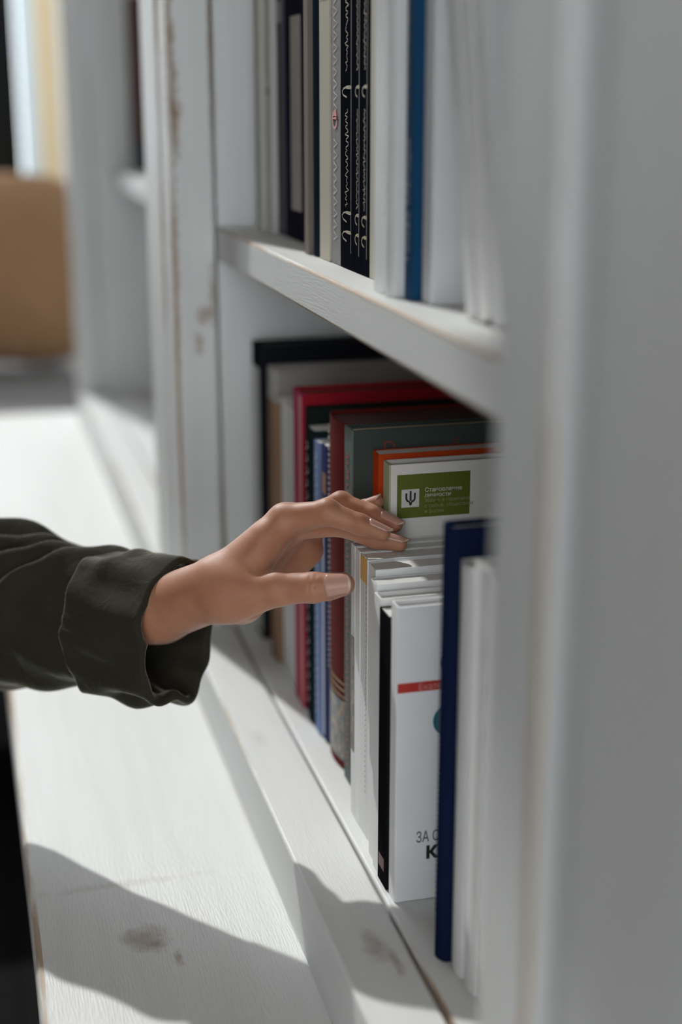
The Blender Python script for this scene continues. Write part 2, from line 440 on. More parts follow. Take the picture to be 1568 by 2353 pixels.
on_spine(b, 'photo_strip', .9722, .9815, ZL+.055, ZL+.150, .2685, M_PIC1)
book('thin plain white booklet under the middle fingertip, next to the yellow-topped one', .9575, .9705, .2685, .2228, ZL, W1, .16, group=GL)
b = book('thin pale grey paperback with a yellow patch at the top of its spine', .938, .9565, .2688, .2226, ZL, W2, .16, group=GL)
on_spine(b, 'yellow_patch', .9390, .9562, ZL+.203, ZL+.2222, .2688, ink((.72, .38, .035)))
for k in range(40):
    z = ZL + .200 - k*.0042
    ribbon('letter', [(.2686, .9415, z), (.2686, .9400, z+.0026)], .0007, ink((.16, .16, .17)), b, (-1, 0, 0))
b = book('white paperback with a green photo strip, right of the yellow-topped one', .918, .937, .2690, .2215, ZL, W1, .165, group=GL)
on_spine(b, 'photo_strip', .9187, .927, ZL+.058, ZL+.130, .2690, M_PIC2)
on_spine(b, 'photo_strip', .9187, .927, ZL+.022, ZL+.055, .2690, ink((.42, .36, .26)))
book('white paperback in full sun behind the short black book', .901, .9165, .2645, .2165, ZL, W1, .16, group=GL)
book('slightly protruding white paperback with a sunlit top, behind the short black book', .884, .8995, .2625, .2120, ZL, W1, .16, 'hard', t=.0016, group=GL)
b = book('short black book tucked behind the white book with the red stripe', .8615, .8825, .2615, .2070, ZL, (.010, .010, .012), .15, group=GL)
on_spine(b, 'spine_mark', .866, .879, ZL+.012, ZL+.022, .2615, ink((.10, .02, .025)))
b = book('white book with a red stripe and teal disc on its cover',   .8440, .8595, .2628, .2195, ZL, (.80, .805, .82), .16, 'hard', t=.0016, group=GL)
CYV = .844
on_cover(b, 'red_stripe', .2631, .300, -.3815, -.3745, CYV, ink((.50, .035, .03)))
text_mesh('stripe_lettering', 'Екате', .0062, ink((.62, .30, .26)), b, M_cover(.2775, CYV-.0002, -.3802))
for (cx_, cz_, r_) in ((.3005, -.4045, .0120), (.3040, -.362, .0115)):
    vs_ = [(cx_, CYV-.0006, cz_)] + [(cx_+r_*math.cos(a*math.pi/16), CYV-.0006, cz_+r_*math.sin(a*math.pi/16)) for a in range(32)]
    mesh('teal_disc', vs_, [(0, 1+i, 1+(i+1) % 32) for i in range(32)], ink((.012, .13, .19)), b)
text_mesh('title', 'ЗА С', .0115, ink((.10, .10, .105)), b, M_cover(.2775, CYV, -.4950) @ Matrix.Diagonal((.66, 1, 1, 1)))
text_mesh('title', 'К', .0125, ink((.015, .015, .018)), b, M_cover(.2850, CYV, -.5080), bold=.0006)
b = book('tall navy hardback standing alone before the gap', .7665, .7835, .2698, .296, ZL, (.010, .016, .050), .22, 'hard', .003, rough=.35, group=GL)
for k in range(60):
    z = ZL + .03 + k*.0040
    on_spine(b, 'stitch', .7800, .7822, z, z+.0022, .2715, ink((.14, .15, .17)))
b = book('first white paperback right of the navy hardback, nearest to it', .7465, .7650, .2760, .277, ZL, W2, .19, 'soft', .0015, rough=.3, group=GL)
b = book('middle one of three white paperbacks between navy hardback and near post', .7260, .7450, .2775, .283, ZL, W1, .19, 'soft', .0015, rough=.3, group=GL)
b = book('last white paperback, right at the blurred near post on the lower shelf', .7040, .7245, .2790, .279, ZL, W2, .19, 'soft', .0015, rough=.3, group=GL)
for k in range(7):
    on_spine(b, 'spine_patch', .708, .721, ZL+.06+k*.026, ZL+.075+k*.026, .2786, ink((.78, .79, .80)))

# --- upper shelf, from the far end
UH = .29
book('pale grey book at the far end of the upper shelf', 1.348, 1.369, .279, UH, ZU, (.44, .43, .40), .20, group=GU)
b = book('pale grey book with a small grey mark, second on the upper shelf', 1.327, 1.3465, .285, UH, ZU, (.50, .49, .47), .20, group=GU)
on_spine(b, 'spine_mark', 1.33, 1.343, ZU+.125, ZU+.132, .285, ink((.20, .20, .21)))
b = book('slate grey paperback with a lilac patch, left of the dark ones on the upper shelf', 1.298, 1.3255, .291, .30, ZU, (.085, .085, .105), .19, group=GU)
on_spine(b, 'spine_patch', 1.305, 1.3225, ZU+.187, ZU+.205, .291, ink((.28, .27, .33)))
book('plain blue black paperback left of the cream-banded one', 1.276, 1.2965, .292, .30, ZU, (.018, .020, .034), .19, group=GU)
b = book('dark aubergine book with a long cream panel on its spine', 1.232, 1.2745, .292, .30, ZU, (.022, .018, .034), .19, group=GU)
on_spine(b, 'spine_panel', 1.234, 1.2725, ZU+.026, ZU+.190, .292, ink((.36, .33, .30)))
b = book('very thin tan booklet before the navy black book', 1.1325, 1.147, .2735, .29, ZU, (.20, .165, .14), .19, group=GU)
b = book('dark navy book right of the thin tan booklet', 1.109, 1.1312, .2755, .30, ZU, (.014, .022, .036), .20, 'soft', .002, group=GU)
b = book('thin cream paperback with a pink top, left of the grey lettered book', 1.0765, 1.1075, .2765, .24, ZU, (.52, .49, .40), .18, group=GU)
on_spine(b, 'spine_patch', 1.078, 1.106, ZU+.192, ZU+.238, .2765, ink((.52, .30, .23)))
b = book('grey book with white and red letters along its spine', 1.047, 1.0752, .2775, .29, ZU, (.27, .265, .26), .20, group=GU)
for k in range(30):
    z = ZU + .018 + k*.0085
    if k in (9, 10): continue
    ribbon('letter', [(.2773, 1.066, z), (.2773, 1.0555, z+.003), (.2773, 1.066, z+.006)], .0016, ink((.40, .40, .40) if k < 14 else (.34, .22, .20)), b, (-1, 0, 0))
text_mesh('spine_letter', 'Ф', .022, ink((.50, .12, .08)), b, M_spine_up(.2775, 1.054, ZU+.098))
GOLD = ink((.33, .26, .12))
def gold_spine(b, y0, y1, xf, seed, lines=1):
    r = random.Random(seed)
    for q in range(lines):
        yc = y0 + (y1-y0)*(q+.5)/lines
        ribbon('gold_rule', [(xf-.0002, yc-(y1-y0)*.30/lines, ZU+.012+.28*i/4) for i in range(5)], .0007, ink((.30, .31, .27)), b, (-1, 0, 0))
        for (a, e) in ((.045, .115), (.14, .19), (.215, .275)):
            n = int((e-a)/.0011)
            pts = [(xf-.0003, yc + (y1-y0)*(.05+.13*r.random()**2)/lines*math.sin(i*1.5+2.4*r.random()) , ZU+a+(e-a)*i/n) for i in range(n)]
            ribbon('gold_script', pts, .0008, GOLD, b, (-1, 0, 0))
        for z in (.020, .034, .122, .200):
            pts = [(xf-.0003, yc + (y1-y0)*.34/lines*math.sin(j*.8), ZU+z+.0035*(1-math.cos(j*.8))*(.6) + .0008*j) for j in range(9)]
            ribbon('gold_scroll', pts, .0011, GOLD, b, (-1, 0, 0))
b = book('black book with gold script, leftmost of the three on the upper shelf', 1.0070, 1.0455, .2770, .30, ZU, (.008, .009, .013), .20, group=GU)
gold_spine(b, 1.0070, 1.0455, .2770, 1)
b = book('black book with gold script, middle one of the three on the upper shelf', .9900, 1.0058, .2770, .30, ZU, (.008, .009, .013), .20, group=GU)
gold_spine(b, .9900, 1.0058, .2770, 2)
b = book('black book with gold script, rightmost of the three on the upper shelf', .9690, .9888, .2770, .30, ZU, (.008, .009, .013), .20, group=GU)
gold_spine(b, .9690, .9888, .2770, 3)
book('thin cream booklet right of the gold-scripted black books', .9565, .9680, .2775, .27, ZU, (.55, .52, .43), .18, group=GU)
b = book('white paperback protruding to the shelf edge, left of the rounded white one', .8805, .9005, .2610, .29, ZU, W2, .20, group=GU)
b = book('white hardback with a rounded spine left of the blue book', .8612, .8797, .2605, .29, ZU, (.76, .77, .775), .20, 'hard', .003, group=GU)
for k in range(34):
    z = ZU + .05 + k*.005
    ribbon('letter', [(.2606, .8725, z), (.2606, .8745, z+.003)], .0007, ink((.38, .39, .40)), b, (-1, 0, 0))
b = book('blue hardback with small lettering on the upper shelf', .8430, .8603, .2685, .30, ZU, (.012, .065, .150), .20, 'hard', .0008, rough=.35, group=GU)
text_mesh('spine_lettering', 'Томас Малори', .0105, ink((.26, .33, .42)), b, M_spine_up(.2685, .8470, ZU+.022))
for k in range(12):
    z = ZU + .115 + k*.012
    ribbon('gold_mark', [(.2684, .8545, z), (.2684, .8520, z+.004), (.2684, .8545, z+.008)], .0010, ink((.22, .22, .12)), b, (-1, 0, 0))
book('thick white book right of the blue one, its cover facing the camera', .8230, .8420, .2750, .225, ZU, (.74, .745, .76), .20, 'hard', group=GU)
TL = math.radians(-14.5)
for i, (lab, c_) in enumerate((('first white paperback leaning on the thick white book, lettering on its spine', W3), ('middle leaning white paperback on the upper shelf', W1), ('last leaning white paperback, beside the near post on the upper shelf', W2))):
    y1_ = .7700 - i*.0185; w_ = .0165
    b = book(lab, y1_-w_, y1_, .277+.001*i, .235, ZU, c_, .19, group=GU)
    if i < 2:
        for k in range(26):
            z = ZU + .045 + k*.0062
            if 8 < k < 12: continue
            ribbon('letter', [(.2768+.001*i, y1_-.0055, z), (.2768+.001*i, y1_-.0085, z+.0035)], .0008, ink((.22, .22, .23)), b, (-1, 0, 0))
    # tip about the near lower edge of the first one, resting on the shelf
    b.rotation_euler = (TL, 0, 0)
    b.location.z += (w_/2)*math.sin(-TL) + .0003
    b.location.y += -.004
# --- second unit
book('maroon brown book in the second bookcase unit, upper shelf', 2.64, 2.72, .320, .30, ZU, (.11, .055, .052), .18, 'hard', group=GU)
book('dark slate book lying low beside the maroon one in the second unit', 2.55, 2.63, .310, .05, ZU, (.05, .05, .06), .18, 'hard', group=GU)
book('dark blue book in the second bookcase unit, lower shelf', 2.05, 2.10, .325, .24, ZL, (.06, .065, .13), .18, group=GL)

# ------------------------------------------------------------------ window seat, cushion, pillow, curtains
wsb = empty('window_seat', (-.35, 3.3, FLOOR), 'window seat with dark base and white board beyond the end of the bench', 'seat')
box('seat_box', -1.2, .33, 2.93, FAR-.005, FLOOR, -.755, M_DARK, wsb, .003)
box('seat_board', -1.22, .33, 2.905, FAR-.005, -.754, -.730, [M_BOARD, M_BOARD_W], wsb, .003)

def fabric(name, col, scale=900, bstr=.5, sheen=.3, rough=.9):
    m, nt, b = nmat(name)
    v = world_vec(nt)
    n = noise(nt, v, 30, 4)
    nt.links.new(mixc(nt, n, tuple(k*.85 for k in col), tuple(k*1.15 for k in col)), b.inputs['Base Color'])
    b.inputs['Roughness'].default_value = rough; b.inputs['Specular IOR Level'].default_value = .15
    b.inputs['Sheen Weight'].default_value = sheen; b.inputs['Sheen Roughness'].default_value = .5
    b.inputs['Sheen Tint'].default_value = (*[min(1, .3+k) for k in col], 1)
    bump(nt, b, noise(nt, v, scale, 2), bstr, .0004)
    return m
M_CUSH = fabric('grey seat cloth', (.16, .155, .16)); M_CUSH_SHADE = fabric('seat cloth painted shade', (.022, .022, .024))
M_PILL = fabric('brown pillow cloth', (.32, .185, .10), 400, .6)

def superbox(name, c, h, mats, parent=None, base=None, e=.35, n=28, puff=None, rot=None):
    """rounded cushion: superellipsoid with optional reshaping"""
    vs_, fs = [], []
    pw_ = lambda v, q: math.copysign(abs(v)**q, v)
    for i in range(n+1):
        ph = -math.pi/2 + math.pi*i/n
        for j in range(2*n):
            th = 2*math.pi*j/(2*n)
            p = Vector((pw_(math.cos(ph), e)*pw_(math.cos(th), e), pw_(math.cos(ph), e)*pw_(math.sin(th), e), pw_(math.sin(ph), e)))
            if puff: p = Vector(puff(p))
            p = Vector((p.x*h[0], p.y*h[1], p.z*h[2]))
            if rot is not None: p = rot @ p
            vs_.append(Vector(c) + p)
    for i in range(n):
        for j in range(2*n):
            fs.append((i*2*n+j, i*2*n+(j+1) % (2*n), (i+1)*2*n+(j+1) % (2*n), (i+1)*2*n+j))
    return mesh(name, vs_, fs, mats, parent, base, smooth=True)
sq = empty('seat_cushion', (-.4, 3.3, -.73), 'grey seat cushion with its shaded lower front painted charcoal on the window seat', 'cushion')
superbox('cushion_pad', (-.42, 3.27, -.643), (.665, .36, .041), M_CUSH, sq, e=.25)
superbox('cushion_shade_band', (-.42, 3.27, -.707), (.66, .365, .023), M_CUSH_SHADE, sq, e=.2)  # charcoal colour stands in for shade on the cushion's front side
def pillow_shape(p):
    r = max(abs(p.x), abs(p.z)); k = 1 - .55*max(0, r-.25)**1.3
    pin = 1 - .10*(1-abs(p.x))*(abs(p.z) > .5) - .0
    return (p.x*(1-.09*(1-p.z*p.z)), p.y*k + .05*math.sin(p.x*4+p.z*3), p.z*(1-.09*(1-p.x*p.x)))
pl = superbox('throw_pillow', (.020, 3.44, -.370), (.290, .11, .240), M_PILL, None, (.020, 3.44, -.6), e=.5, n=32, puff=pillow_shape, rot=Matrix.Rotation(math.radians(-20), 3, 'X') @ Matrix.Rotation(math.radians(3), 3, 'Y'))
tag(pl, 'large tan brown pillow propped on the grey seat cushion', 'pillow')

def curtain(name, label, x0, x1, y, z0, z1, mats, folds, amp, stripe=None, cat='curtain'):
    o = empty(name, ((x0+x1)/2, y, z0), label, cat)
    n = 16*folds; vs_, fs, mi = [], [], []
    for i in range(n+1):
        f = i/n; x = x0+(x1-x0)*f; yy = y + amp*math.sin(f*folds*2*math.pi)
        vs_ += [(x, yy, z0), (x, yy, (z0+z1)/2), (x, yy, z1)]
    for i in range(n):
        for k in range(2):
            fs.append((3*i+k, 3*i+3+k, 3*i+4+k, 3*i+1+k)); mi.append(1 if stripe and stripe[0] <= (i+.5)/n <= stripe[1] else 0)
    p = mesh('drape', vs_, fs, mats, o, smooth=True, mi=mi)
    s = p.modifiers.new('thick', 'SOLIDIFY'); s.thickness = .0015
    rv, rf = [], []
    for i in range(2):
        x = x0-.02 if i == 0 else x1+.02
        for k in range(10):
            a = k*2*math.pi/10; rv.append((x, y+.011*math.cos(a), z1-.01+.011*math.sin(a)))
    for k in range(10): rf.append((k, (k+1) % 10, 10+(k+1) % 10, 10+k))
    rf += [tuple(range(9, -1, -1)), tuple(range(10, 20))]
    mesh('curtain_rod', rv, rf, M_FRAME, o, smooth=False)
    return o
def sheer(name, col, tr):
    m, nt, b = nmat(name); out = nt.nodes['Material Output']
    d = nt.nodes.new('ShaderNodeBsdfDiffuse'); t = nt.nodes.new('ShaderNodeBsdfTranslucent')
    n = noise(nt, world_vec(nt, (200, 200, 8)), 1.0, 3)
    c = mixc(nt, n, tuple(k*.93 for k in col), col)
    nt.links.new(c, d.inputs['Color']); nt.links.new(c, t.inputs['Color'])
    mx = nt.nodes.new('ShaderNodeMixShader'); mx.inputs[0].default_value = tr
    nt.links.new(d.outputs[0], mx.inputs[1]); nt.links.new(t.outputs[0], mx.inputs[2]); nt.links.new(mx.outputs[0], out.inputs[0])
    return m
M_SHEER = sheer('white voile', (.64, .68, .70), .80); M_SHEERC = sheer('cream voile stripe', (.66, .59, .47), .80)
M_DRAPE = fabric('dark slate drape', (.030, .036, .038), 600, .4, .1)
curtain('sheer_curtain', 'white sheer curtain with a cream stripe glowing in the window', .172, .352, 3.715, -.45, 2.70, [M_SHEER, M_SHEERC], 4, .012, (.24, .54))
curtain('dark_curtain', 'dark slate curtain at the top left corner by the window', .065, .166, 3.69, -.45, 2.72, [M_DRAPE], 4, .012)

# ------------------------------------------------------------------ the person: left forearm, hand, sleeve
def C(px, py, d):               # a point given as image position and distance along the view axis, in camera axes
    return np.array([(px-CX)/F*d, (CY-py)/F*d, -d])
def to_room(a): return np.asarray(a) @ CAMR.T

H_ = .0009
def smin(a, b, k):
    h = np.clip(.5 + .5*(b-a)/k, 0, 1)
    return b + (a-b)*h - k*h*(1-h)

def surface_nets(vol, origin, h):
    nx, ny, nz = vol.shape
    neg = vol < 0
    acc = np.zeros((nx-1, ny-1, nz-1, 3), np.float32); cnt = np.zeros((nx-1, ny-1, nz-1), np.float32)
    for a in range(3):
        o1, o2 = [i for i in range(3) if i != a]
        for i in (0, 1):
            for j in (0, 1):
                st0 = [0, 0, 0]; st0[o1] = i; st0[o2] = j
                s0 = tuple(slice(st0[k], st0[k]+vol.shape[k]-1) for k in range(3))
                st1 = list(st0); st1[a] = 1
                s1 = tuple(slice(st1[k], st1[k]+vol.shape[k]-1) for k in range(3))
                v0, v1 = vol[s0], vol[s1]; cr = neg[s0] != neg[s1]
                t = np.where(cr, v0/(np.where(cr, v0-v1, 1)), 0)
                acc[..., a] += t; acc[..., o1] += cr*i; acc[..., o2] += cr*j; cnt += cr
    m = cnt > 0; idx = np.full(m.shape, -1, np.int64); idx[m] = np.arange(m.sum())
    verts = (np.argwhere(m) + acc[m]/cnt[m][:, None])*h + origin
    quads = []
    for a in range(3):
        o1, o2 = [(1, 2), (2, 0), (0, 1)][a]
        s0 = [slice(1, -1)]*3; s0[a] = slice(0, -1); s1 = list(s0); s1[a] = slice(1, None)
        n0, n1 = neg[tuple(s0)], neg[tuple(s1)]
        g = np.argwhere(n0 != n1); flip = n0[n0 != n1]
        g = g + np.array([0 if k == a else 1 for k in range(3)])
        def cell(d1, d2):
            c = g.copy(); c[:, o1] -= d1; c[:, o2] -= d2
            return idx[c[:, 0], c[:, 1], c[:, 2]]
        q = np.stack([cell(1, 1), cell(0, 1), cell(0, 0), cell(1, 0)], 1)
        q[~flip] = q[~flip][:, ::-1]
        quads.append(q)
    return verts, np.concatenate(quads)

class Field:
    def __init__(s, lo, hi, h):
        s.h = h; s.o = np.array(lo, np.float32); n = np.ceil((np.array(hi)-lo)/h).astype(int)
        s.ax = [s.o[i] + np.arange(n[i], dtype=np.float32)*h for i in range(3)]
        s.n = n
    def new(s): return np.full(tuple(s.n), .05, np.float32)
    def block(s, pts, r):
        lo = np.min(pts, 0) - r; hi = np.max(pts, 0) + r
        sl = []
        for i in range(3):
            a = max(0, int((lo[i]-s.o[i])/s.h)); b_ = min(s.n[i], int((hi[i]-s.o[i])/s.h)+2); sl.append(slice(a, max(a+1, b_)))
        g = np.meshgrid(*[s.ax[i][sl[i]] for i in range(3)], indexing='ij', sparse=True)
        return tuple(sl), g
    def cone(s, vol, a, ra, b_, rb, k):
        a = np.asarray(a, np.float32); b_ = np.asarray(b_, np.float32)
        sl, g = s.block(np.array([a, b_]), max(ra, rb)+.024)
        ba = b_-a; L = float(ba @ ba)
        t = np.clip(((g[0]-a[0])*ba[0] + (g[1]-a[1])*ba[1] + (g[2]-a[2])*ba[2])/L, 0, 1)
        d = np.sqrt((g[0]-a[0]-t*ba[0])**2 + (g[1]-a[1]-t*ba[1])**2 + (g[2]-a[2]-t*ba[2])**2) - (ra + (rb-ra)*t)
        vol[sl] = smin(vol[sl], d, k)
    def crease(s, vol, pts, depth, w):
        for a, b_ in zip(pts[:-1], pts[1:]):
            a = np.asarray(a, np.float32); b_ = np.asarray(b_, np.float32)
            sl, g = s.block(np.array([a, b_]), w*3)
            ba = b_-a; L = float(ba @ ba)
            t = np.clip(((g[0]-a[0])*ba[0] + (g[1]-a[1])*ba[1] + (g[2]-a[2])*ba[2])/L, 0, 1)
            d2 = (g[0]-a[0]-t*ba[0])**2 + (g[1]-a[1]-t*ba[1])**2 + (g[2]-a[2]-t*ba[2])**2
            vol[sl] += depth*np.exp(-d2/w**2)

FINGERS = {   # knuckle, middle joint, end joint, tip: (image x, image y, distance, radius)
    'index':  [(655, 1196, 1.056, .0125), (753, 1178, 1.039, .0092), (828, 1205, 1.0350, .0075), (879, 1225, 1.0335, .0060)],
    'middle': [(676, 1203, 1.073, .0122), (785, 1205, 1.056, .0089), (862, 1238, 1.0480, .0072), (919, 1250, 1.0450, .0057)],
    'ring':   [(692, 1200, 1.091, .0118), (783, 1158, 1.076, .0086), (860, 1184, 1.065, .0072), (908, 1206, 1.060, .0058)],
    'little': [(706, 1212, 1.108, .0108), (780, 1190, 1.092, .0078), (838, 1168, 1.077, .0063), (867, 1154, 1.069, .0050)]}
THUMB = [(535, 1368, 1.047, .0205), (640, 1352, 1.029, .0126), (722, 1350, 1.019, .0106), (789, 1342, 1.013, .0083)]

def build_hand():
    lo = np.array([C(250, 1176, 1.16)[0], C(700, 1510, 1.12)[1], -1.17]); hi = np.array([C(955, 1176, 1.06)[0], C(700, 1110, 1.06)[1], -.995])
    Fd = Field(lo, hi, H_)
    palm = Fd.new()
    def cap(a, ra, b_, rb, k=.010): Fd.cone(palm, C(*a), ra, C(*b_), rb, k)
    # forearm (radius near, ulna far)
    cap((498, 1350, 1.055), .0225, (360, 1400, 1.098), .0240); cap((360, 1400, 1.098), .0240, (255, 1410, 1.135), .0270)
    cap((505, 1362, 1.082), .0205, (370, 1404, 1.128), .0240); cap((370, 1404, 1.128), .0240, (265, 1410, 1.150), .0250)
    # carpus and metacarpals
    cap((520, 1335, 1.056), .0205, (655, 1196, 1.054), .0122)
    cap((530, 1340, 1.072), .0205, (676, 1200, 1.073), .0120)
    cap((540, 1352, 1.086), .0200, (692, 1203, 1.091), .0116)
    cap((550, 1368, 1.096), .0180, (706, 1214, 1.108), .0108)
    cap((560, 1385, 1.092), .0150, (701, 1264, 1.107), .0145)          # heel of the hand, little finger side
    cap((505, 1372, 1.060), .0190, (575, 1385, 1.075), .0120)
    cap((555, 1335, 1.044), .0135, (612, 1240, 1.047), .0085, .012)    # muscle between thumb and index
    thumb = Fd.new()
    for (a, b_) in zip(THUMB[:-1], THUMB[1:]): Fd.cone(thumb, C(*a[:3]), a[3], C(*b_[:3]), b_[3], .004)
    Fd.cone(thumb, C(760, 1350, 1.019), .0088, C(790, 1345, 1.018), .0066, .004)      # thumb pad
    total = smin(palm, thumb, .010); del palm, thumb
    fing = Fd.new()
    for ch in FINGERS.values():
        one = Fd.new()
        for (a, b_) in zip(ch[:-1], ch[1:]): Fd.cone(one, C(*a[:3]), a[3], C(*b_[:3]), b_[3], .0035)
        p = C(*ch[1][:3]) + np.array([0, .0010, 0]); Fd.cone(one, p, ch[1][3]*.93, p+.0005, ch[1][3]*.93, .003)   # joint
        fing = smin(fing, one, .0012)
    total = smin(total, fing, .0055); del fing
    # skin folds
    def cr(pts, dep=.0008, w=.0011): Fd.crease(total, [C(*p) for p in pts], dep, w)
    cr([(741, 1208, 1.029), (748, 1200, 1.0285), (752, 1188, 1.029)]); cr([(735, 1206, 1.029), (741, 1196, 1.0285)], .0005)
    cr([(803, 1224, 1.0275), (806, 1213, 1.0265)], .0006)
    cr([(724, 1228, 1.060), (738, 1222, 1.058), (750, 1216, 1.058)], .0016, .0016)
    cr([(686, 1222, 1.046), (700, 1222, 1.044), (722, 1214, 1.040)], .0012, .0014)
    cr([(713, 1320, 1.012), (709, 1350, 1.008), (714, 1382, 1.012)], .0006); cr([(726, 1318, 1.012), (722, 1350, 1.008), (728, 1380, 1.012)], .0005)
    cr([(640, 1300, 1.060), (665, 1262, 1.066), (700, 1240, 1.078)], .0006, .0015)
    cr([(655, 1240, 1.050), (690, 1232, 1.058)], .0010, .0014)
    cr([(560, 1415, 1.048), (600, 1404, 1.040), (630, 1392, 1.036)], .0006); cr([(545, 1405, 1.044), (575, 1412, 1.046), (612, 1408, 1.044)], .0006)
    v, q = surface_nets(total, Fd.o, H_)
    # relax
    e = np.concatenate([q[:, [0, 1]], q[:, [1, 2]], q[:, [2, 3]], q[:, [3, 0]]]); n = len(v)
    deg = np.bincount(e[:, 0], minlength=n).astype(np.float32)[:, None]
    for lam in (.5, -.35, .5, -.35, .5):
        s = np.stack([np.bincount(e[:, 0], weights=v[e[:, 1], k], minlength=n) for k in range(3)], 1)/deg
        v = v + lam*(s - v)
    return to_room(v), q
HV, HQ = build_hand()

def skin():
    m, nt, b = nmat('skin')
    v = world_vec(nt)
    n = noise(nt, v, 55, 4); n2 = noise(nt, v, 350, 3)
    c = mixc(nt, ramp(nt, n, .35, .7), (.46, .215, .128), (.40, .16, .092))
    c = mixc(nt, math_node(nt, 'MULTIPLY', n2, .35), c, (.48, .26, .17))
    nt.links.new(c, b.inputs['Base Color'])
    b.inputs['Roughness'].default_value = .52; b.inputs['Specular IOR Level'].default_value = .35
    b.inputs['Subsurface Weight'].default_value = .35; b.inputs['Subsurface Radius'].default_value = (1.0, .32, .18)
    b.inputs['Subsurface Scale'].default_value = .006
    b.inputs['Sheen Weight'].default_value = .28; b.inputs['Sheen Roughness'].default_value = .3; b.inputs['Sheen Tint'].default_value = (1, .93, .88, 1)
    bump(nt, b, noise(nt, v, 900, 3, .6), .22, .0005)
    return m
M_SKIN = skin()
M_NAIL = plain('fingernail', (.54, .30, .235), .22, var=.03)
M_NAILTIP = plain('fingernail edge', (.62, .46, .37), .35, var=.03)
PB = to_room(C(430, 1400, 1.08))
person = empty('person', tuple(PB), "person's left arm in a rolled olive sleeve, fingertips resting on white books", 'person')
body = mesh('body', HV, HQ.tolist(), M_SKIN, person, smooth=True)
body['label'] = 'bare left hand and wrist with fingers bent over book tops'

def nail(a, b_, ra, rb, dorsal, s0=.30, over=.0022, half=58, width=1.0):
    """curved nail plate over the end of a finger from joint a to tip b_"""
    a, b_ = to_room(C(*a)), to_room(C(*b_)); ax = b_-a; L = np.linalg.norm(ax); ax = ax/L
    dn = to_room(np.array(dorsal, float)); dn = dn - ax*(dn@ax); dn /= np.linalg.norm(dn); sd = np.cross(ax, dn)
    nu, nv = 10, 9; vs_, fs, mi = [], [], []
    ln = L*(1-s0) + rb*.85 + over
    for lay in (0, 1):
        for i in range(nu+1):
            u = i/nu; s = L*s0 + ln*u
            f = min(1, s/L); r = ra+(rb-ra)*f
            for j in range(nv+1):
                w = 2*j/nv-1
                uu = s
                if u < .25: uu = s + (.25-u)*ln*.35*(w*w)          # rounded root
                if u > .8: uu = s - (u-.8)*ln*1.1*(w*w)             # rounded tip
                th = math.radians(half)*w*width
                rr = r*(1.0 - .10*max(0, (uu-L)/max(rb, 1e-6))) + .0005 - lay*.0011
                p = a + ax*uu + dn*(rr*math.cos(th)*.98) + sd*(rr*math.sin(th))
                vs_.append(p)
    K = (nu+1)*(nv+1)
    for i in range(nu):
        for j in range(nv):
            q = i*(nv+1)+j; m_ = 1 if i >= nu-1 else 0
            fs.append((q, q+nv+1, q+nv+2, q+1)); mi.append(m_)
            fs.append((K+q+1, K+q+nv+2, K+q+nv+1, K+q)); mi.append(m_)
    rim = [j for j in range(nv+1)] + [i*(nv+1)+nv for i in range(1, nu+1)] + [nu*(nv+1)+j for j in range(nv-1, -1, -1)] + [i*(nv+1) for i in range(nu-1, 0, -1)]
    for k in range(len(rim)):
        p, q = rim[k], rim[(k+1) % len(rim)]; fs.append((p, q, K+q, K+p)); mi.append(0)
    return mesh('fingernail', vs_, fs, [M_NAIL, M_NAILTIP], body, smooth=True, mi=mi)
def fn(ch, dorsal, **kw): nail(ch[2][:3], ch[3][:3], ch[2][3], ch[3][3], dorsal, **kw)
fn(FINGERS['index'], (.25, .95, .15)); fn(FINGERS['middle'], (.1, .95, .25)); fn(FINGERS['ring'], (.25, .85, .45)); fn(FINGERS['little'], (-.2, .9, .3))
fn(THUMB, (.0, .06, 1.0), s0=.46, half=60, over=.001)

# sleeve: rings round the arm axis; s = 0 at the cuff mouth, growing towards the elbow
AX = [(0, 410, 1452, 1.098, .0535, .040), (.05, 318, 1440, 1.120, .0535, .041), (.085, 240, 1430, 1.139, .0520, .042), (.14, 130, 1420, 1.168, .0585, .046),
      (.20, 0, 1402, 1.202, .0680, .050), (.28, -170, 1400, 1.250, .0690, .053), (.36, -330, 1400, 1.30, .070, .056), (.44, -470, 1330, 1.36, .072, .06), (.56, -640, 1080, 1.45, .078, .068), (.70, -800, 700, 1.53, .085, .08)]
AXP = [np.concatenate([C(p[1], p[2], p[3]), [p[4], p[5]]]) for p in AX]; AXS = [p[0] for p in AX]
def axis_at(s):
    if s <= AXS[0]: return AXP[0] + (AXP[1]-AXP[0])*(s-AXS[0])/(AXS[1]-AXS[0])
    for i in range(len(AXS)-1):
        if s <= AXS[i+1] or i == len(AXS)-2:
            t = min(1.0, (s-AXS[i])/(AXS[i+1]-AXS[i]))
            p0, p1, p2, p3 = AXP[max(i-1, 0)], AXP[i], AXP[i+1], AXP[min(i+2, len(AXP)-1)]
            return .5*((2*p1)+(-p0+p2)*t+(2*p0-5*p1+4*p2-p3)*t*t+(-p0+3*p1-3*p2+p3)*t**3)
def frame(s):
    p = axis_at(s); t = axis_at(s+.004)[:3]-axis_at(s-.004)[:3]; t /= np.linalg.norm(t)
    w = np.cross(t, [0, 1, 0]); w /= np.linalg.norm(w); v = np.cross(w, t)
    if v[1] < 0: v = -v
    if w[2] < 0: w = -w
    return p[:3], v, w, p[3], p[4]
RIDGES = [(.090, .060, .008, 1.0), (.116, .070, .0095, 1.0), (.152, .078, .0095, 1.1), (.196, .08, .012, 1.1), (.25, .08, .010, 1.0), (.30, .08, .010, 1.0), (.35, .08, .010, 1.0)]
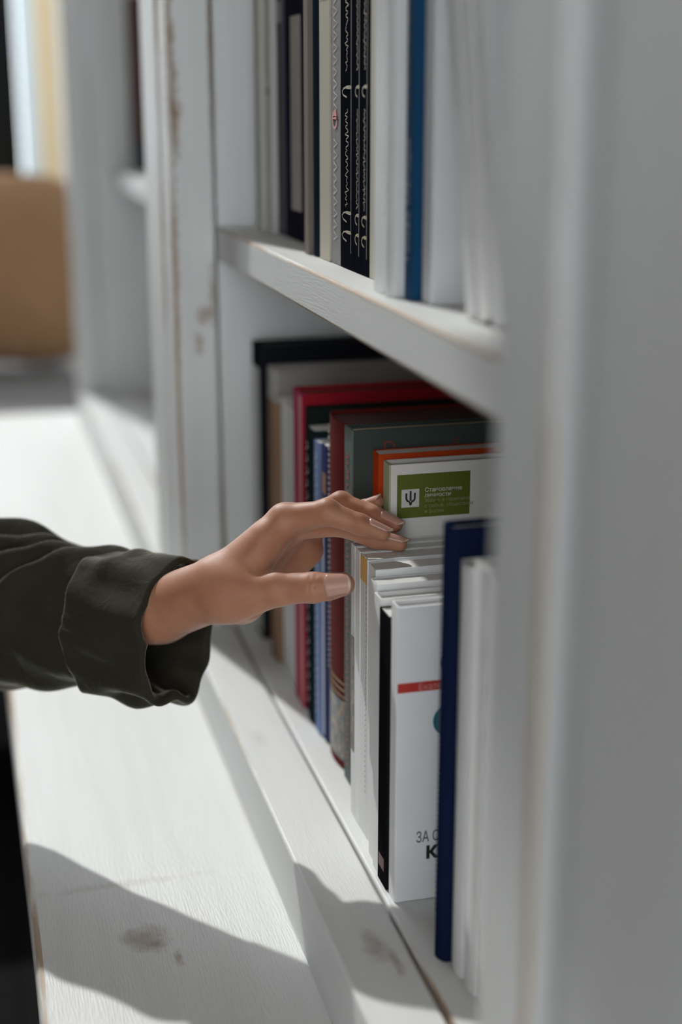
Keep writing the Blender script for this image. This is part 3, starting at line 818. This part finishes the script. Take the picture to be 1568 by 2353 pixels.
def sleeve_disp(s, th):
    d = 0.0
    a = (math.degrees(th)+180) % 360 - 180           # 0 near side, 90 top
    top = math.radians(90-a)
    fade = max(0.0, min(1.0, (a+25)/70))*max(0.0, min(1.0, (175-a)/50))
    for (si, c, amp, k) in RIDGES:
        t = s - (si + c*top)
        wd = .0055 if t > 0 else .017
        d += amp*fade*math.exp(-(t/wd)**2)*k
    d += .0022*math.sin(3*th + 40*s)*min(1, s/.1) + .0016*math.sin(7*th - 65*s + 1.0) + .0018*math.sin(s*120 + 2*th)*.5
    return d
def ring_pt(s, th, extra, disp):
    c, v, w, a, b_ = frame(s)
    q = c + v*(a+extra+disp)*math.sin(th) + w*(b_+extra+disp)*math.cos(th)
    return q
def tube(rows, nth, fn_):
    vs_, fs = [], []
    for i, r in enumerate(rows):
        for j in range(nth): vs_.append(to_room(fn_(r, 2*math.pi*j/nth)))
    for i in range(len(rows)-1):
        for j in range(nth):
            fs.append((i*nth+j, i*nth+(j+1) % nth, (i+1)*nth+(j+1) % nth, (i+1)*nth+j))
    return vs_, fs
def cloth(name, col):
    m, nt, b = nmat(name)
    v = world_vec(nt)
    n = noise(nt, v, 18, 4, .6)
    nt.links.new(mixc(nt, n, tuple(k*.8 for k in col), tuple(k*1.2 for k in col)), b.inputs['Base Color'])
    b.inputs['Roughness'].default_value = .85; b.inputs['Specular IOR Level'].default_value = .2
    b.inputs['Sheen Weight'].default_value = .6; b.inputs['Sheen Roughness'].default_value = .3; b.inputs['Sheen Tint'].default_value = (.92, .88, .72, 1)
    weave = noise(nt, v, 1400, 2); crump = noise(nt, v, 60, 4, .6, .5)
    h = math_node(nt, 'ADD', math_node(nt, 'MULTIPLY', weave, .12), crump)
    bump(nt, b, h, .5, .0035)
    return m
M_CLOTH = cloth('olive shirt cloth', (.027, .024, .015))
rows = list(np.arange(.045, .40, .0014)) + list(np.arange(.40, .70, .01))
v_, f_ = tube(rows, 220, lambda s, th: ring_pt(s, th, -.002, sleeve_disp(s, th)))
sleeve = mesh('shirt_sleeve', v_, f_, M_CLOTH, person, smooth=True)
sleeve['label'] = 'dark olive shirt sleeve with twisted folds'
# rolled cuff: outside from the back hem to the mouth, round the rim, inside again
def cuff_disp(s, th):
    a = (math.degrees(th)+180) % 360 - 180
    low = math.exp(-((a+95)/50)**2)                  # slack at the bottom
    d = .0035*low*math.sin(9*th + 55*s) + .0030*low*math.sin(5*th - 90*s + .6)
    d += .0014*math.sin(6*th + 30*s) + .0012*math.sin(11*th - 45*s)
    d += -.0022*math.exp(-((a+4 - 12*(s-.04)*10)/3.2)**2)      # overlap seam of the cuff
    topf = math.exp(-((a-85)/40)**2)
    d += .0035*topf*math.exp(-((s-.052-.02*math.radians(90-a))/.010)**2)
    return d
def rim_shift(th):       # the mouth is not a flat ring: bottom hangs further out, top edge runs up the wrist
    a = math.degrees(th) % 360
    return -.012*math.exp(-((a-85)/35)**2) + .004*math.sin(2*th+.7) + .010*math.exp(-((a-300)/30)**2) - .006*math.exp(-((a-235)/35)**2)
def cuff_pt(r, th):
    lay, s = r
    sh = rim_shift(th)*max(0.0, 1-s/.07)
    return ring_pt(s+sh, th, lay, cuff_disp(s, th))
crow = [(-.001, .089), (.003, .0895), (.0050, .088)] + [(.0052, s) for s in np.arange(.086, .003, -.002)] + [(.0048, .0018), (.0035, .0002), (.0015, -.0004), (-.0005, .0004), (-.0018, .003)] + [(-.0025-.06*max(0, s-.02), s) for s in np.arange(.006, .07, .004)]
v_, f_ = tube(crow, 150, cuff_pt)
cf = mesh('cuff', v_, f_, M_CLOTH, sleeve, smooth=True)

# ------------------------------------------------------------------ put the floor at z = 0
for o in list(sc.objects):
    if o.parent is None: o.location.z += EYE
